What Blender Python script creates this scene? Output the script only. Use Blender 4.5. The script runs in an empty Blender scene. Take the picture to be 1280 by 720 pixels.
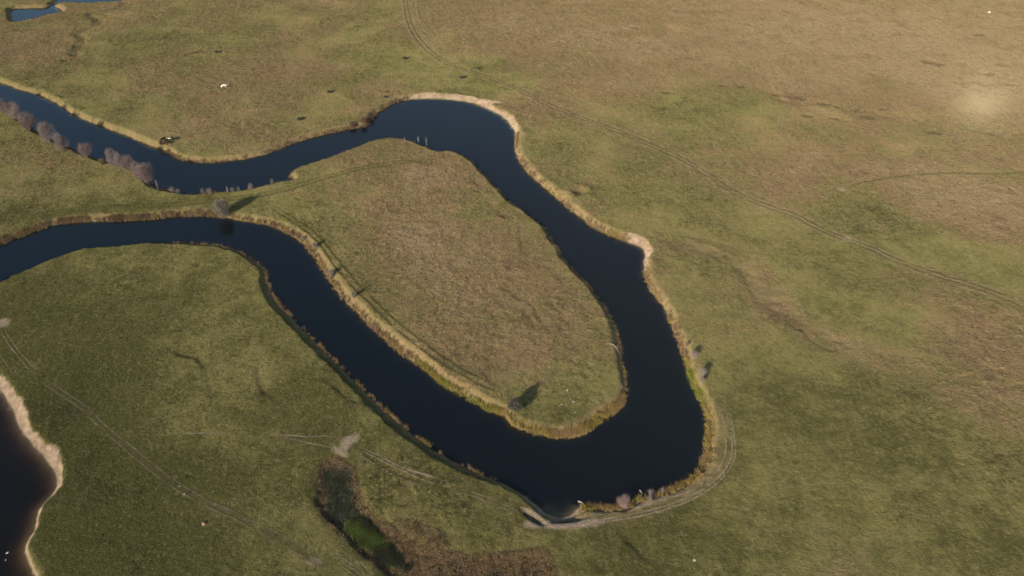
import bpy, math, random
import numpy as np
R = math.radians
random.seed(7)
rng = np.random.default_rng(11)
scn = bpy.context.scene
COL = scn.collection

# ------------------------------------------------------------------ camera, sky, sun
CAM_Z, PITCH, FPX = 120.0, 38.0, 967.0
cam_d = bpy.data.cameras.new("camera"); cam = bpy.data.objects.new("camera", cam_d); COL.objects.link(cam)
cam.location = (0, 0, CAM_Z); cam.rotation_euler = (R(90 - PITCH), 0, 0)
cam_d.sensor_width = 36; cam_d.lens = 36 * FPX / 1280.0
cam_d.clip_start = 1; cam_d.clip_end = 20000
scn.camera = cam
SUN_EL, SUN_AZ = 21.0, 213.0          # azimuth clockwise from +Y
w = bpy.data.worlds.new("World"); scn.world = w; w.use_nodes = True
wn = w.node_tree.nodes; wl = w.node_tree.links
sky = wn.new('ShaderNodeTexSky'); sky.sky_type = 'NISHITA'; sky.sun_disc = False
sky.sun_elevation = R(SUN_EL); sky.sun_rotation = R(SUN_AZ); sky.air_density = 1.0; sky.dust_density = 0.8
bg = wn['Background']; bg.inputs['Strength'].default_value = 0.1
wl.new(sky.outputs[0], bg.inputs['Color'])
sun_d = bpy.data.lights.new("sun", 'SUN'); sun = bpy.data.objects.new("sun", sun_d); COL.objects.link(sun)
sun_d.energy = 4.2; sun_d.angle = R(0.53); sun_d.color = (1.0, 0.875, 0.70)
sd = (math.sin(R(SUN_AZ)) * math.cos(R(SUN_EL)), math.cos(R(SUN_AZ)) * math.cos(R(SUN_EL)), math.sin(R(SUN_EL)))
from mathutils import Vector
sun.rotation_euler = Vector(sd).to_track_quat('Z', 'Y').to_euler(); sun.location = (-100, -150, 200)
scn.view_settings.view_transform = 'Standard'; scn.view_settings.look = 'None'
scn.view_settings.exposure = 0.64; scn.view_settings.gamma = 1.0
HAZE_D, HAZE_G = 0.000020, -0.55
scn.view_settings.use_curve_mapping = False

# ------------------------------------------------------------------ helpers
cp, sp_ = math.cos(R(PITCH)), math.sin(R(PITCH))
def at(x, y, z=0.0):
    """a spot of the photographed plain, in metres, for height z above the river"""
    cx, cy = x - 640.0, 360.0 - y
    dy, dz = cy * sp_ + FPX * cp, cy * cp - FPX * sp_
    k = (CAM_Z - z) / -dz
    return np.array([cx * k, dy * k])
LAND = 1.2
def path(pts, z=0.0, step=1.2, closed=False):
    """smooth curve through spots, resampled"""
    P = np.array([at(a[0], a[1], z) for a in pts])
    n = len(P); out = []
    rngk = range(n if closed else n - 1)
    for i in rngk:
        p0 = P[(i - 1) % n] if (closed or i > 0) else P[0]
        p1 = P[i]; p2 = P[(i + 1) % n]
        p3 = P[(i + 2) % n] if (closed or i < n - 2) else P[-1]
        L = np.linalg.norm(p2 - p1); m = max(1, int(L / step))
        t = (np.arange(m) / m)[:, None]
        out.append(0.5 * ((2 * p1) + (-p0 + p2) * t + (2 * p0 - 5 * p1 + 4 * p2 - p3) * t**2 + (-p0 + 3 * p1 - 3 * p2 + p3) * t**3))
    if not closed: out.append(P[-1:])
    return np.vstack(out)
_tab = np.random.default_rng(3).random((256, 256))
def vnoise(x, y):
    xi = np.floor(x).astype(np.int64); yi = np.floor(y).astype(np.int64)
    fx = x - xi; fy = y - yi
    fx = fx * fx * (3 - 2 * fx); fy = fy * fy * (3 - 2 * fy)
    a = _tab[xi & 255, yi & 255]; b = _tab[(xi + 1) & 255, yi & 255]
    c = _tab[xi & 255, (yi + 1) & 255]; d = _tab[(xi + 1) & 255, (yi + 1) & 255]
    return (a * (1 - fx) + b * fx) * (1 - fy) + (c * (1 - fx) + d * fx) * fy
def fbm(x, y, wl_, oct_=4, gain=0.5):
    s = 0; a = 1; tot = 0; f = 1.0 / wl_
    for i in range(oct_):
        ang = 0.7 * i; ca, sa = math.cos(ang), math.sin(ang)
        s = s + a * vnoise((x * ca - y * sa) * f + 37 * i, (x * sa + y * ca) * f + 91 * i); tot += a; a *= gain; f *= 2.03
    return s / tot * 2 - 1
def sst(x, a, b):
    t = np.clip((x - a) / (b - a), 0, 1); return t * t * (3 - 2 * t)

def tag(o, label=None, cat=None, group=None, kind=None):
    if label: o['label'] = label
    if cat: o['category'] = cat
    if group: o['group'] = group
    if kind: o['kind'] = kind
    return o
def mesh_np(name, V, F, mat=None, parent=None, smooth=False, attrs=None, uv=None):
    """V (n,3), F (m,k) faces all with k corners"""
    V = np.asarray(V, np.float32); F = np.asarray(F, np.int32)
    me = bpy.data.meshes.new(name); k = F.shape[1]
    me.vertices.add(len(V)); me.vertices.foreach_set('co', V.ravel())
    me.loops.add(F.size); me.loops.foreach_set('vertex_index', F.ravel())
    me.polygons.add(len(F)); me.polygons.foreach_set('loop_start', np.arange(0, F.size, k, dtype=np.int32))
    me.polygons.foreach_set('loop_total', np.full(len(F), k, np.int32))
    if smooth: me.polygons.foreach_set('use_smooth', np.ones(len(F), bool))
    for an, av in (attrs or {}).items():
        a = me.attributes.new(an, 'FLOAT', 'POINT'); a.data.foreach_set('value', np.asarray(av, np.float32))
    me.update(calc_edges=True); me.validate()
    if mat: me.materials.append(mat)
    o = bpy.data.objects.new(name, me); COL.objects.link(o)
    if parent: o.parent = parent
    return o

# ------------------------------------------------------------------ materials
def newmat(name):
    m = bpy.data.materials.new(name); m.use_nodes = True
    nt = m.node_tree; nt.nodes.clear(); return m, nt.nodes, nt.links
class G:
    def __init__(s, name): s.m, s.n, s.l = newmat(name)
    def node(s, t, **kw):
        n = s.n.new(t)
        for k, v in kw.items():
            if isinstance(k, str) and hasattr(n, k): setattr(n, k, v)
        return n
    def put(s, sock, v):
        if hasattr(v, 'is_output') or isinstance(v, bpy.types.NodeSocket): s.l.new(v, sock)
        elif isinstance(v, (tuple, list)) and len(v) == 3 and sock.type == 'RGBA': sock.default_value = (*v, 1)
        else: sock.default_value = v
    def attr(s, name): return s.node('ShaderNodeAttribute', attribute_name=name).outputs['Fac']
    def pos(s): return s.node('ShaderNodeNewGeometry').outputs['Position']
    def noise(s, scale, detail=4, rough=0.55, vec=None, off=0.0, lo=0.0, hi=1.0, stretch=None):
        t = s.node('ShaderNodeTexNoise'); mp = s.node('ShaderNodeMapping')
        s.put(mp.inputs['Vector'], vec or s.pos()); mp.inputs['Location'].default_value = (off, off * 1.7, 0)
        if stretch: mp.inputs['Scale'].default_value = stretch[:3]; mp.inputs['Rotation'].default_value = (0, 0, stretch[3])
        s.l.new(mp.outputs[0], t.inputs['Vector'])
        t.inputs['Scale'].default_value = scale; t.inputs['Detail'].default_value = detail; t.inputs['Roughness'].default_value = rough
        if (lo, hi) == (0.0, 1.0): return t.outputs['Fac']
        return s.rng(t.outputs['Fac'], lo, hi)
    def rng(s, v, lo, hi, a=0.0, b=1.0, smooth=True):
        r = s.node('ShaderNodeMapRange'); r.interpolation_type = 'SMOOTHSTEP' if smooth else 'LINEAR'
        s.put(r.inputs['Value'], v); r.inputs['From Min'].default_value = lo; r.inputs['From Max'].default_value = hi
        r.inputs['To Min'].default_value = a; r.inputs['To Max'].default_value = b
        return r.outputs['Result']
    def math(s, op, a, b=0.0, c=None):
        n = s.node('ShaderNodeMath', operation=op); s.put(n.inputs[0], a); s.put(n.inputs[1], b)
        if c is not None: s.put(n.inputs[2], c)
        return n.outputs[0]
    def mix(s, f, a, b, mode='MIX'):
        n = s.node('ShaderNodeMix', data_type='RGBA', blend_type=mode)
        s.put(n.inputs[0], f); s.put(n.inputs[6], a); s.put(n.inputs[7], b); return n.outputs[2]
    def bump(s, h, dist, strength=1.0, normal=None):
        b = s.node('ShaderNodeBump'); b.inputs['Distance'].default_value = dist; b.inputs['Strength'].default_value = strength
        s.put(b.inputs['Height'], h)
        if normal is not None: s.put(b.inputs['Normal'], normal)
        return b.outputs[0]
    def diffuse(s, col, rough=1.0, normal=None):
        d = s.node('ShaderNodeBsdfDiffuse'); s.put(d.inputs['Color'], col); d.inputs['Roughness'].default_value = rough
        if normal is not None: s.put(d.inputs['Normal'], normal)
        return d.outputs[0]
    def out(s, surf=None, vol=None):
        o = s.node('ShaderNodeOutputMaterial')
        if surf is not None: s.l.new(surf, o.inputs['Surface'])
        if vol is not None: s.l.new(vol, o.inputs['Volume'])
        return s.m

def ground_material():
    g = G('meadow_ground')
    dry, sand, rust, wet, lush, tan_, mud, rough, shore, bare = [g.attr(a) for a in ('dry', 'sand', 'rust', 'wet', 'lush', 'tan', 'mud', 'rough', 'shore', 'bare')]
    big = g.noise(0.03, 5, 0.6); mid = g.noise(0.16, 7, 0.78, off=40); fine = g.noise(0.7, 6, 0.8, off=7); grit = g.noise(1.35, 4, 0.75, off=77)
    # dryness, with its painted-in light gradient, broken up by noise at several sizes
    d = g.math('ADD', dry, g.math('MULTIPLY', g.math('SUBTRACT', mid, 0.5), 1.35))
    d = g.math('ADD', d, g.math('MULTIPLY', g.math('SUBTRACT', big, 0.5), 1.1))
    d = g.math('ADD', d, g.math('MULTIPLY', g.math('SUBTRACT', fine, 0.5), g.math('MULTIPLY_ADD', rough, 1.5, 0.55)))
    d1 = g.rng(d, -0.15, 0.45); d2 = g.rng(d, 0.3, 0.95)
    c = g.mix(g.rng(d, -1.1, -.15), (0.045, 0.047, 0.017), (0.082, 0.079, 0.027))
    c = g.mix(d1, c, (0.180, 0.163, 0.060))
    c = g.mix(d2, c, g.mix(g.rng(dry, .75, 1.02), (0.255, 0.175, 0.090), (0.310, 0.230, 0.128)))  # driest tan made paler: brightening toward the far right painted into the colour
    # reddish brown tussock patches
    red = g.math('MULTIPLY', g.noise(0.11, 6, 0.7, off=130, lo=0.51, hi=0.65), g.rng(dry, 0.25, 0.75))
    c = g.mix(g.math('MULTIPLY', red, 0.75), c, (0.205, 0.134, 0.078))
    grey = g.math('MULTIPLY', g.noise(0.25, 6, 0.75, off=210, lo=0.56, hi=0.74), rough)
    c = g.mix(g.math('MULTIPLY', grey, 0.5), c, (0.12, 0.092, 0.06))
    mot = g.noise(0.55, 5, 0.75, off=410, stretch=(1.0, 0.45, 1, 0.5))
    c = g.mix(g.math('MULTIPLY', g.rng(mot, .52, .70), g.math('MULTIPLY_ADD', rough, .40, .09)), c, (0.060, 0.050, 0.024))
    c = g.mix(g.math('MULTIPLY', g.rng(mot, .46, .30), g.math('MULTIPLY_ADD', rough, .35, .12)), c, (0.30, 0.235, 0.135))
    # single dead tussocks: pale specks and dark gaps
    c = g.mix(g.math('MULTIPLY', g.rng(grit, 0.54, 0.66), g.math('MULTIPLY_ADD', rough, 0.42, 0.20)), c, (0.33, 0.26, 0.14))
    c = g.mix(g.math('MULTIPLY', g.rng(grit, 0.46, 0.35), g.math('MULTIPLY_ADD', rough, 0.55, 0.16)), c, (0.045, 0.036, 0.016))
    c = g.mix(g.math('MULTIPLY', lush, g.noise(0.5, 5, 0.7, off=55, lo=0.35, hi=0.62)), c, (0.068, 0.080, 0.030))
    c = g.mix(g.math('MULTIPLY', tan_, g.noise(0.5, 6, 0.8, off=9, lo=0.32, hi=0.56)), c, g.mix(g.noise(0.8, 5, 0.7, off=19, lo=0.35, hi=0.65), (0.205, 0.158, 0.074), (0.28, 0.195, 0.108)))
    c = g.mix(g.math('MULTIPLY', rust, g.noise(0.7, 6, 0.8, off=90, lo=0.15, hi=0.6)), c, g.mix(g.noise(1.5, 5, 0.8, off=91, lo=0.35, hi=0.65), (0.085, 0.055, 0.032), (0.190, 0.125, 0.070)))
    c = g.mix(wet, c, g.mix(g.noise(0.9, 6, 0.8, off=99, lo=0.4, hi=0.7), (0.055, 0.058, 0.045), (0.13, 0.120, 0.065)))
    sc = g.mix(g.noise(0.6, 6, 0.7, off=33, lo=0.3, hi=0.7), (0.21, 0.155, 0.10), (0.38, 0.285, 0.205))
    c = g.mix(g.math('MULTIPLY', sand, 1.0), c, sc)
    c = g.mix(g.math('MULTIPLY', mud, g.noise(0.8, 6, 0.8, off=61, lo=0.2, hi=0.55)), c, (0.33, 0.255, 0.19))
    c = g.mix(g.math('MULTIPLY', bare, g.noise(0.7, 6, 0.8, off=68, lo=0.25, hi=0.6)), c, (0.052, 0.040, 0.026))  # bare soil, and the shade painted into the two hollows
    c = g.mix(g.rng(shore, 0.25, -0.25), c, g.mix(sand, (0.05, 0.042, 0.026), (0.19, 0.15, 0.09)))
    h1 = g.noise(1.3, 5, 0.7, off=300); h2 = g.noise(3.1, 4, 0.7, off=310)
    amp = g.math('MULTIPLY_ADD', rough, 0.74, 0.20)
    amp = g.math('MULTIPLY', amp, g.math('SUBTRACT', 1.0, g.math('MULTIPLY', sand, 0.7)))
    h0 = g.noise(0.42, 5, 0.72, off=290)
    hh = g.math('MULTIPLY', g.math('ADD', g.math('ADD', h1, g.math('MULTIPLY', h2, 0.5)), g.math('MULTIPLY', h0, 0.8)), amp)
    nrm = g.bump(hh, 1.05, 1.0)
    return g.out(g.diffuse(c, 1.0, nrm))

def water_material(name, tint, dens, abs_col, refl_rough=0.04):
    g = G(name)
    n1 = g.noise(0.9, 3, 0.5); nrm = g.bump(n1, 0.02, 0.5)
    fr = g.node('ShaderNodeFresnel'); fr.inputs['IOR'].default_value = 1.33; g.l.new(nrm, fr.inputs['Normal'])
    gl = g.node('ShaderNodeBsdfGlossy'); gl.inputs['Color'].default_value = (0.80, 0.95, 1.0, 1); gl.inputs['Roughness'].default_value = refl_rough; g.l.new(nrm, gl.inputs['Normal'])
    tr = g.node('ShaderNodeBsdfTransparent')
    front = g.math('SUBTRACT', 1.0, g.node('ShaderNodeNewGeometry').outputs['Backfacing'])
    frf = g.math('MULTIPLY', fr.outputs[0], front)
    df = g.diffuse(tint, 0.0)
    m0 = g.node('ShaderNodeMixShader'); m0.inputs[0].default_value = 0.25; g.l.new(tr.outputs[0], m0.inputs[1]); g.l.new(df, m0.inputs[2])
    m1 = g.node('ShaderNodeMixShader'); g.l.new(frf, m1.inputs[0]); g.l.new(m0.outputs[0], m1.inputs[1]); g.l.new(gl.outputs[0], m1.inputs[2])
    va = g.node('ShaderNodeVolumeAbsorption'); va.inputs['Color'].default_value = (*abs_col, 1); va.inputs['Density'].default_value = dens
    return g.out(m1.outputs[0], va.outputs[0])

def tint_material(name, ramp, rough=1.0, attr='tint', transl=0.0):
    g = G(name); a = g.attr(attr)
    r = g.node('ShaderNodeValToRGB'); g.l.new(a, r.inputs[0]); cr = r.color_ramp
    while len(cr.elements) < len(ramp): cr.elements.new(0.5)
    for e, (p, c) in zip(cr.elements, ramp): e.position = p; e.color = (*c, 1)
    c = g.mix(g.noise(3.0, 3, 0.6, lo=0.3, hi=0.7), g.mix(1.0, r.outputs[0], (0.8, 0.8, 0.8), 'MULTIPLY'), r.outputs[0])
    d = g.diffuse(c, rough)
    if transl:
        t = g.node('ShaderNodeBsdfTranslucent'); g.put(t.inputs['Color'], c)
        m = g.node('ShaderNodeMixShader'); m.inputs[0].default_value = transl; g.l.new(d, m.inputs[1]); g.l.new(t.outputs[0], m.inputs[2]); d = m.outputs[0]
    return g.out(d)

def flat_material(name, c1, c2, scale=2.0, rough=0.8):
    g = G(name)
    c = g.mix(g.noise(scale, 5, 0.7, lo=0.35, hi=0.65), c1, c2)
    return g.out(g.diffuse(c, rough, g.bump(g.noise(scale * 3, 4, 0.6), 0.05)))

# ------------------------------------------------------------------ waterlines (surveyed outlines)
# each section: points, bench, rise, tan strip width, sand strip width, reed kind
SEC = [
 ('A1', [(-150,40),(-60,82),(0,103),(14,108),(28,113),(47,118),(70,129),(100,147),(130,159),(160,170),(183,180)], 0.2, 1.3, 1.1, 0, 0),
 ('A2', [(207,189),(225,199),(240,202),(262,203),(288,201),(320,196),(345,188),(367,179),(402,169),(438,161),(455,159),(462,154),(465,145),(480,136),(495,128)], 0.2, 1.1, 1.0, 0, 1),
 ('A3', [(510,124.5),(535,122.5),(560,124),(585,127),(605,133),(620,141),(632,148),(639,157)], 0.3, 1.7, 1.6, 2.1, 0),
 ('B1', [(645,168),(644,180),(645,192),(655,209),(672,227),(690,242),(710,260),(732,277),(745,286),(765,295)], 0.3, 1.5, 1.7, 0, 2),
 ('B2', [(785,302),(802,310),(806,317)], 0.3, 1.8, 1.6, 2.2, 0),
 ('B3', [(805,335),(812,360),(827,380),(835,395),(845,420)], 0.4, 1.4, 1.4, 0, 2),
 ('B4', [(855,447),(860,465),(865,481),(875,500),(881,514)], 0.5, 1.4, 1.9, 0, 3),
 ('C1', [(884,532),(884,545),(881,565),(879,577),(870,592),(855,604),(837,612),(815,619),(800,622),(787,629),(777,633),(760,635),(740,633)], 0.7, 1.3, 2.4, 0, 4),
 ('C2', [(727,634),(719,641),(711,646),(702,648),(690,646),(681,642)], 0.5, 2.0, 0.8, 1.0, 0),
 ('D1', [(674,636),(665,629),(655,621),(645,614),(632,607)], .05, .5, 0, 0, 0),
 ('D2', [(620,602),(600,594),(585,585),(560,572),(540,560),(515,542),(495,525),(477,510),(455,487),(437,469),(420,452),(402,437),(387,420),(370,402),(352,385),(340,366)], 1.0, 1.5, 1.0, 0, 5),
 ('D3', [(337,355),(333,341),(326,332),(317,325),(304,317),(282,310),(257,306)], 0.6, 1.3, 0.9, 0, 2),
 ('D4', [(215,304),(180,305),(140,309),(107,312),(82,319),(60,327),(37,337),(15,347),(0,355),(-60,385),(-150,420)], .1, 1.2, .3, 0, 0),
 ('E1', [(-150,366),(-60,330),(0,306),(15,300),(32,294),(50,287),(75,280),(105,277),(150,276),(190,274),(217,271),(250,270)], 0.6, 1.8, 1.8, 0, 6),
 ('E2', [(272,271),(295,274),(320,278),(342,283),(357,290),(375,300),(387,314),(397,327),(405,340),(415,355),(430,375),(445,389),(460,405),(480,422),(500,440)], 0.6, 1.7, 2.2, 0, 2),
 ('E3', [(520,454),(537,465),(552,480),(570,490),(592,502),(612,513)], 0.9, 1.6, 2.0, 0, 3),
 ('E4', [(627,518),(640,531),(655,537),(667,541),(690,546),(715,545),(732,540),(755,523),(774,511)], 0.6, 1.4, 1.5, 0, 4),
 ('F1', [(782,497),(784,480),(780,460),(776,437),(771,417),(767,405),(760,390)], 0.3, 1.4, 0.9, 0, 7),
 ('F2', [(750,375),(737,359),(720,342),(710,331),(701,321),(701,316),(692,305),(682,287),(662,270),(640,255),(620,235),(602,215),(590,202),(575,194)], 0.2, 1.1, 0.6, 0, 7),
 ('F3', [(563,191),(550,191),(540,187)], .3, 1.2, 1.5, 0, 0),
 ('G1', [(520,180),(508,176),(495,174.5),(470,177),(440,188),(410,199),(380,209),(366,215),(362,221),(367,226)], .3, 1.2, 1.0, 0, 8),
 ('G2', [(345,230),(320,236),(300,240),(275,241),(250,243),(225,242),(195,236),(186,229),(175,218),(160,210),(140,205),(120,200),(100,191),(75,180),(47,166),(25,150),(0,132),(-60,97),(-150,50)], .4, 1.3, .4, 0, 8),
]
GROUPS = {'river': []}
sec_par = []; pts_all = []; sec_of = []
for si, (nm, pts, b, r, tw, sw, rk) in enumerate(SEC):
    for p in pts: pts_all.append(p); sec_of.append(si)
def path_idx(pts, ids, step=1.2):
    P = np.array([at(a[0], a[1]) for a in pts]); n = len(P); out = []; oid = []
    for i in range(n):
        p0, p1, p2, p3 = P[i - 1], P[i], P[(i + 1) % n], P[(i + 2) % n]
        m = max(1, int(np.linalg.norm(p2 - p1) / step)); t = (np.arange(m) / m)[:, None]
        out.append(0.5 * ((2 * p1) + (-p0 + p2) * t + (2 * p0 - 5 * p1 + 4 * p2 - p3) * t**2 + (-p0 + 3 * p1 - 3 * p2 + p3) * t**3)); oid += [ids[i]] * m
    return np.vstack(out), np.array(oid)
river, river_sec = path_idx(pts_all, sec_of)
par = np.array([[s[2], s[3], s[4], s[5]] for s in SEC], float)[river_sec]
reedk = np.array([s[6] for s in SEC])[river_sec]
ker = np.ones(9) / 9
for c_ in range(4):
    par[:, c_] = np.convolve(np.r_[par[-4:, c_], par[:, c_], par[:4, c_]], ker, 'valid')
pond_pts = [(-160,380),(-60,440),(-20,468),(0,487),(15,510),(27,538),(42,557),(57,572),(67,587),(71,600),(70,614),(61,625),(50,637),(46,650),(42,665),(33,681),(31,692),(37,705),(43,718),(52,745),(60,800),(-200,800)]
pond, pond_i = path_idx(pond_pts, list(range(len(pond_pts))))
pond_w = np.array([2.6,2.6,2.6,2.5,2.3,2.2,2.1,2.0,1.9,1.8,1.3,.8,.8,.9,1.2,.8,.4,.3,.3,.3,.3,.3])[pond_i]
pond_w = np.convolve(np.r_[pond_w[-2:], pond_w, pond_w[:2]], np.ones(5) / 5, 'valid')
pond_par = np.stack([np.full(len(pond), .2), np.maximum(pond_w * .95, .8), np.full(len(pond), .3), pond_w], 1)
lake_pts = [(15,27),(15,12),(35,10.5),(57,9.5),(66,5),(72,2),(60,-3),(20,-6),(-40,-9),(-40,-16),(60,-13),(130,-12),(168,-10),(163,-4),(155,0),(149,3),(130,4),(112,5),(95,4.5),(80,5),(68,7.5),(75,11),(79,16.5),(62,20),(48,23.5),(37,26.5),(25,29)]
lake, lake_i = path_idx(lake_pts, list(range(len(lake_pts))), 2.0)
lake_par = np.tile([[.3, 1.5, .4, 0.0]], (len(lake), 1))

# ------------------------------------------------------------------ terrain grid
def axis(lo, hi, f, ends):
    core = [lo]
    while core[-1] < hi: core.append(core[-1] + f(core[-1]))
    left = []; s = f(lo); p = lo
    while p > ends[0]: s *= 1.35; p -= s; left.append(p)
    right = []; s = f(hi); p = core[-1]
    while p < ends[1]: s *= 1.35; p += s; right.append(p)
    return np.array(left[::-1] + core + right)
GX = axis(-262, 262, lambda v: 0.42, (-6500, 6500))
GY = axis(56, 415, lambda v: 0.34 + max(0, v - 90) * 0.0016, (-2500, 9000))
NX, NY = len(GX), len(GY)
XX, YY = np.meshgrid(GX, GY)          # [row y, col x]
def dist_field(P, closed, pad=14.0):
    D = np.full((NY, NX), 1e6); I = np.zeros((NY, NX), np.int32); S = np.zeros((NY, NX))
    n = len(P)
    for i in range(n if closed else n - 1):
        a, b = P[i], P[(i + 1) % n]; ab = b - a; L2 = ab @ ab + 1e-9
        x0, x1 = np.searchsorted(GX, [min(a[0], b[0]) - pad, max(a[0], b[0]) + pad])
        y0, y1 = np.searchsorted(GY, [min(a[1], b[1]) - pad, max(a[1], b[1]) + pad])
        if x1 <= x0 or y1 <= y0: continue
        px = XX[y0:y1, x0:x1] - a[0]; py = YY[y0:y1, x0:x1] - a[1]
        t = np.clip((px * ab[0] + py * ab[1]) / L2, 0, 1)
        dd = np.hypot(px - t * ab[0], py - t * ab[1]); m = dd < D[y0:y1, x0:x1]
        D[y0:y1, x0:x1][m] = dd[m]; I[y0:y1, x0:x1][m] = i
        S[y0:y1, x0:x1][m] = np.sign(px * ab[1] - py * ab[0])[m]     # + on the right of travel
    return D, I, S
def inside(P):
    """even-odd test on the grid"""
    M = np.zeros((NY, NX), bool); a = P; b = np.roll(P, -1, 0)
    for r_ in range(NY):
        y = GY[r_]; m = (a[:, 1] > y) != (b[:, 1] > y)
        if not m.any(): continue
        xs = np.sort(a[m, 0] + (y - a[m, 1]) / (b[m, 1] - a[m, 1]) * (b[m, 0] - a[m, 0]))
        M[r_] = np.searchsorted(xs, GX) % 2 == 1
    return M
n_edge = fbm(XX, YY, 5.0, 4, 0.6)
n_edge2 = fbm(XX + 70, YY - 30, 1.7, 2, 0.6)
roll = fbm(XX, YY, 90, 3) * 0.45 + fbm(XX + 300, YY, 22, 3) * 0.12
roll = roll * sst(np.hypot(XX, YY - 200), 900, 400)
H = LAND + roll
shore = np.full((NY, NX), 12.0); tan = np.zeros((NY, NX)); sand = np.zeros((NY, NX)); deep = np.zeros((NY, NX))
wet_masks = {}
for nm, P, pr, jag in (('river', river, par, .5), ('pond', pond, pond_par, .35), ('lake', lake, lake_par, .4)):
    D, I, _ = dist_field(P, True); ins = inside(P); wet_masks[nm] = (ins, D)
    sdv = np.where(ins, -np.minimum(D, 12), np.minimum(D, 12)) + (n_edge * jag + n_edge2 * .32)
    q = pr[I]; b, r, tw, sw = q[..., 0], q[..., 1], q[..., 2], q[..., 3]
    near = D < 13.5
    land = 0.10 + .12 * np.clip(sdv / np.maximum(b, .05), 0, 1)
    prof = land + (H - land) * sst(sdv, b, b + r)
    if nm == 'pond': bed = np.maximum(-3.5, sdv * 0.30)
    else: bed = np.maximum(-3.5, np.where(sdv > -1.2, sdv * 0.55, -.66 + (sdv + 1.2) * 0.9))
    c2 = (nm == 'river') & (YY < 115) & (q[..., 3] > .5) & (q[..., 3] < 2.0)
    bed = np.where(c2, np.maximum(-3.5, sdv * .2), bed)
    Hn = np.where(sdv > 0, np.minimum(prof, 0.05 + 1.2 * np.maximum(sdv, 0) + (b < .1) * 2 * np.maximum(sdv, 0)), bed)
    H = np.where(near | ins, Hn if nm == 'river' else np.where(sdv < 10, np.minimum(H, Hn), H), H)
    if nm != 'river': H = np.where(ins, Hn, H)
    wob = np.maximum(.25, 1 + n_edge * .9 + fbm(XX + 11, YY, 30, 2) * .5)
    tan = np.maximum(tan, np.where(near & (tw > .05), sst(sdv, tw * wob * 1.7 + .5, tw * wob * .25), 0) * (tw > .05))
    wob2 = np.maximum(.35, 1 + n_edge * 1.0 + n_edge2 * .3); sand = np.maximum(sand, np.where(near & (sw > .25), sst(sdv, sw * .85 * wob2 + .35, sw * .85 * wob2 - .25), 0))
    shore = np.minimum(shore, sdv)
# spots of bare ground
def blob(px, py, rx, ry=None, ang=0.0, z=LAND):
    c = at(px, py, z); ry = ry or rx; ca, sa = math.cos(ang), math.sin(ang)
    dx, dy = XX - c[0], YY - c[1]
    return np.hypot((dx * ca + dy * sa) / rx, (-dx * sa + dy * ca) / ry)
sand = np.maximum(sand, sst(blob(793, 298, 4.2, 2.0, R(-35)) + n_edge * .25, 1.1, .8) * (shore > 0))
sand = np.maximum(sand, sst(blob(600, 126, 7, 1.8, R(-12)) + n_edge * .4, 1.1, .8) * (shore > 0))
mud = .9 * sst(blob(431, 556, 1.3, 3.0, R(-25)) + n_edge * .7 + n_edge2 * .5, 1.2, .4)
mud = np.maximum(mud, .75 * sst(blob(425, 564, 2.2, .9, R(-30)) + n_edge * .5 + n_edge2 * .5, 1.3, .5))
mud = np.maximum(mud, .8 * sst(blob(2, 404, 1.8) + n_edge * .3, 1.2, .6))
mud = np.maximum(mud, .75 * sst(blob(1060, 297, 1.8, 1.6) + n_edge2 * .6, 1.2, .5))
mud = np.maximum(mud, .7 * sst(blob(1053, 236, 1.5, 1.2) + n_edge2 * .6, 1.2, .5))
mud = np.maximum(mud, .6 * sst(blob(394, 702, 1.2, .9) + n_edge2 * .6, 1.2, .5))
mud = np.maximum(mud, .95 * sst(blob(706, 654, 8.5, 1.1, R(4)) + n_edge * .4 + n_edge2 * .3, 1.2, .7) * (shore > .2))
mud = np.maximum(mud, .95 * sst(blob(666, 641, 2.6, .7, R(-35)) + n_edge2 * .6, 1.2, .6))
bare = np.maximum(sst(blob(664, 645, 3.2, .5, R(-38)) + n_edge2 * .5, 1.2, .6), sst(blob(712, 648.5, 4.0, .35, R(6)) + n_edge2 * .4, 1.2, .6))
H -= .55 * sst(blob(668, 647, 3.0, .7, R(-38)), 1.4, .3) * (shore > .3)
H -= .45 * sst(blob(712, 648.5, 4.2, .5, R(8)), 1.4, .3) * (shore > .3)
# old channel that has silted up into a marsh
marsh = path([(398,577),(392,595),(391,612),(398,636),(414,660),(440,683),(468,705),(490,730),(520,790),(700,790),(700,720),(688,690),(660,682),(610,688),(560,686),(520,672),(490,654),(466,634),(452,610),(442,585),(432,572),(415,568)], LAND, 1.0, True)
Dm, _, _ = dist_field(marsh, True); im = inside(marsh); sm = np.where(im, Dm, -Dm)
H -= .65 * sst(sm, -1.2, 2.6)
rust = sst(sm + n_edge * .8, -.5, 1.2)
rust = np.maximum(rust, .75 * sst(blob(530, 668, 9, 3.0, R(-30)) + n_edge * .4, 1.1, .4))
rust = np.maximum(rust, .55 * sst(blob(985, 398, 9, 2.4, R(-42)) + n_edge * .5, 1.2, .3))
dark = path([(402,586),(398,604),(402,625),(412,645),(426,656),(445,652),(455,645),(446,622),(439,600),(431,583),(415,580)], LAND, 1.0, True)
Dd, _, _ = dist_field(dark, True); sdk = np.where(inside(dark), Dd, -Dd); wet = .9 * sst(sdk + n_edge * 1.6 + n_edge2 * .8, -1.0, 1.8)
grn = path([(432,655),(444,648),(458,650),(478,668),(500,690),(513,706),(508,714),(490,708),(470,692),(450,674),(434,662)], LAND, 1.0, True)
Dg, _, _ = dist_field(grn, True); sgk = np.where(inside(grn), Dg, -Dg); lush = sst(sgk + n_edge * 1.5 + n_edge2 * .7, -.4, 1.2)
rust *= (1 - lush)
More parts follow.
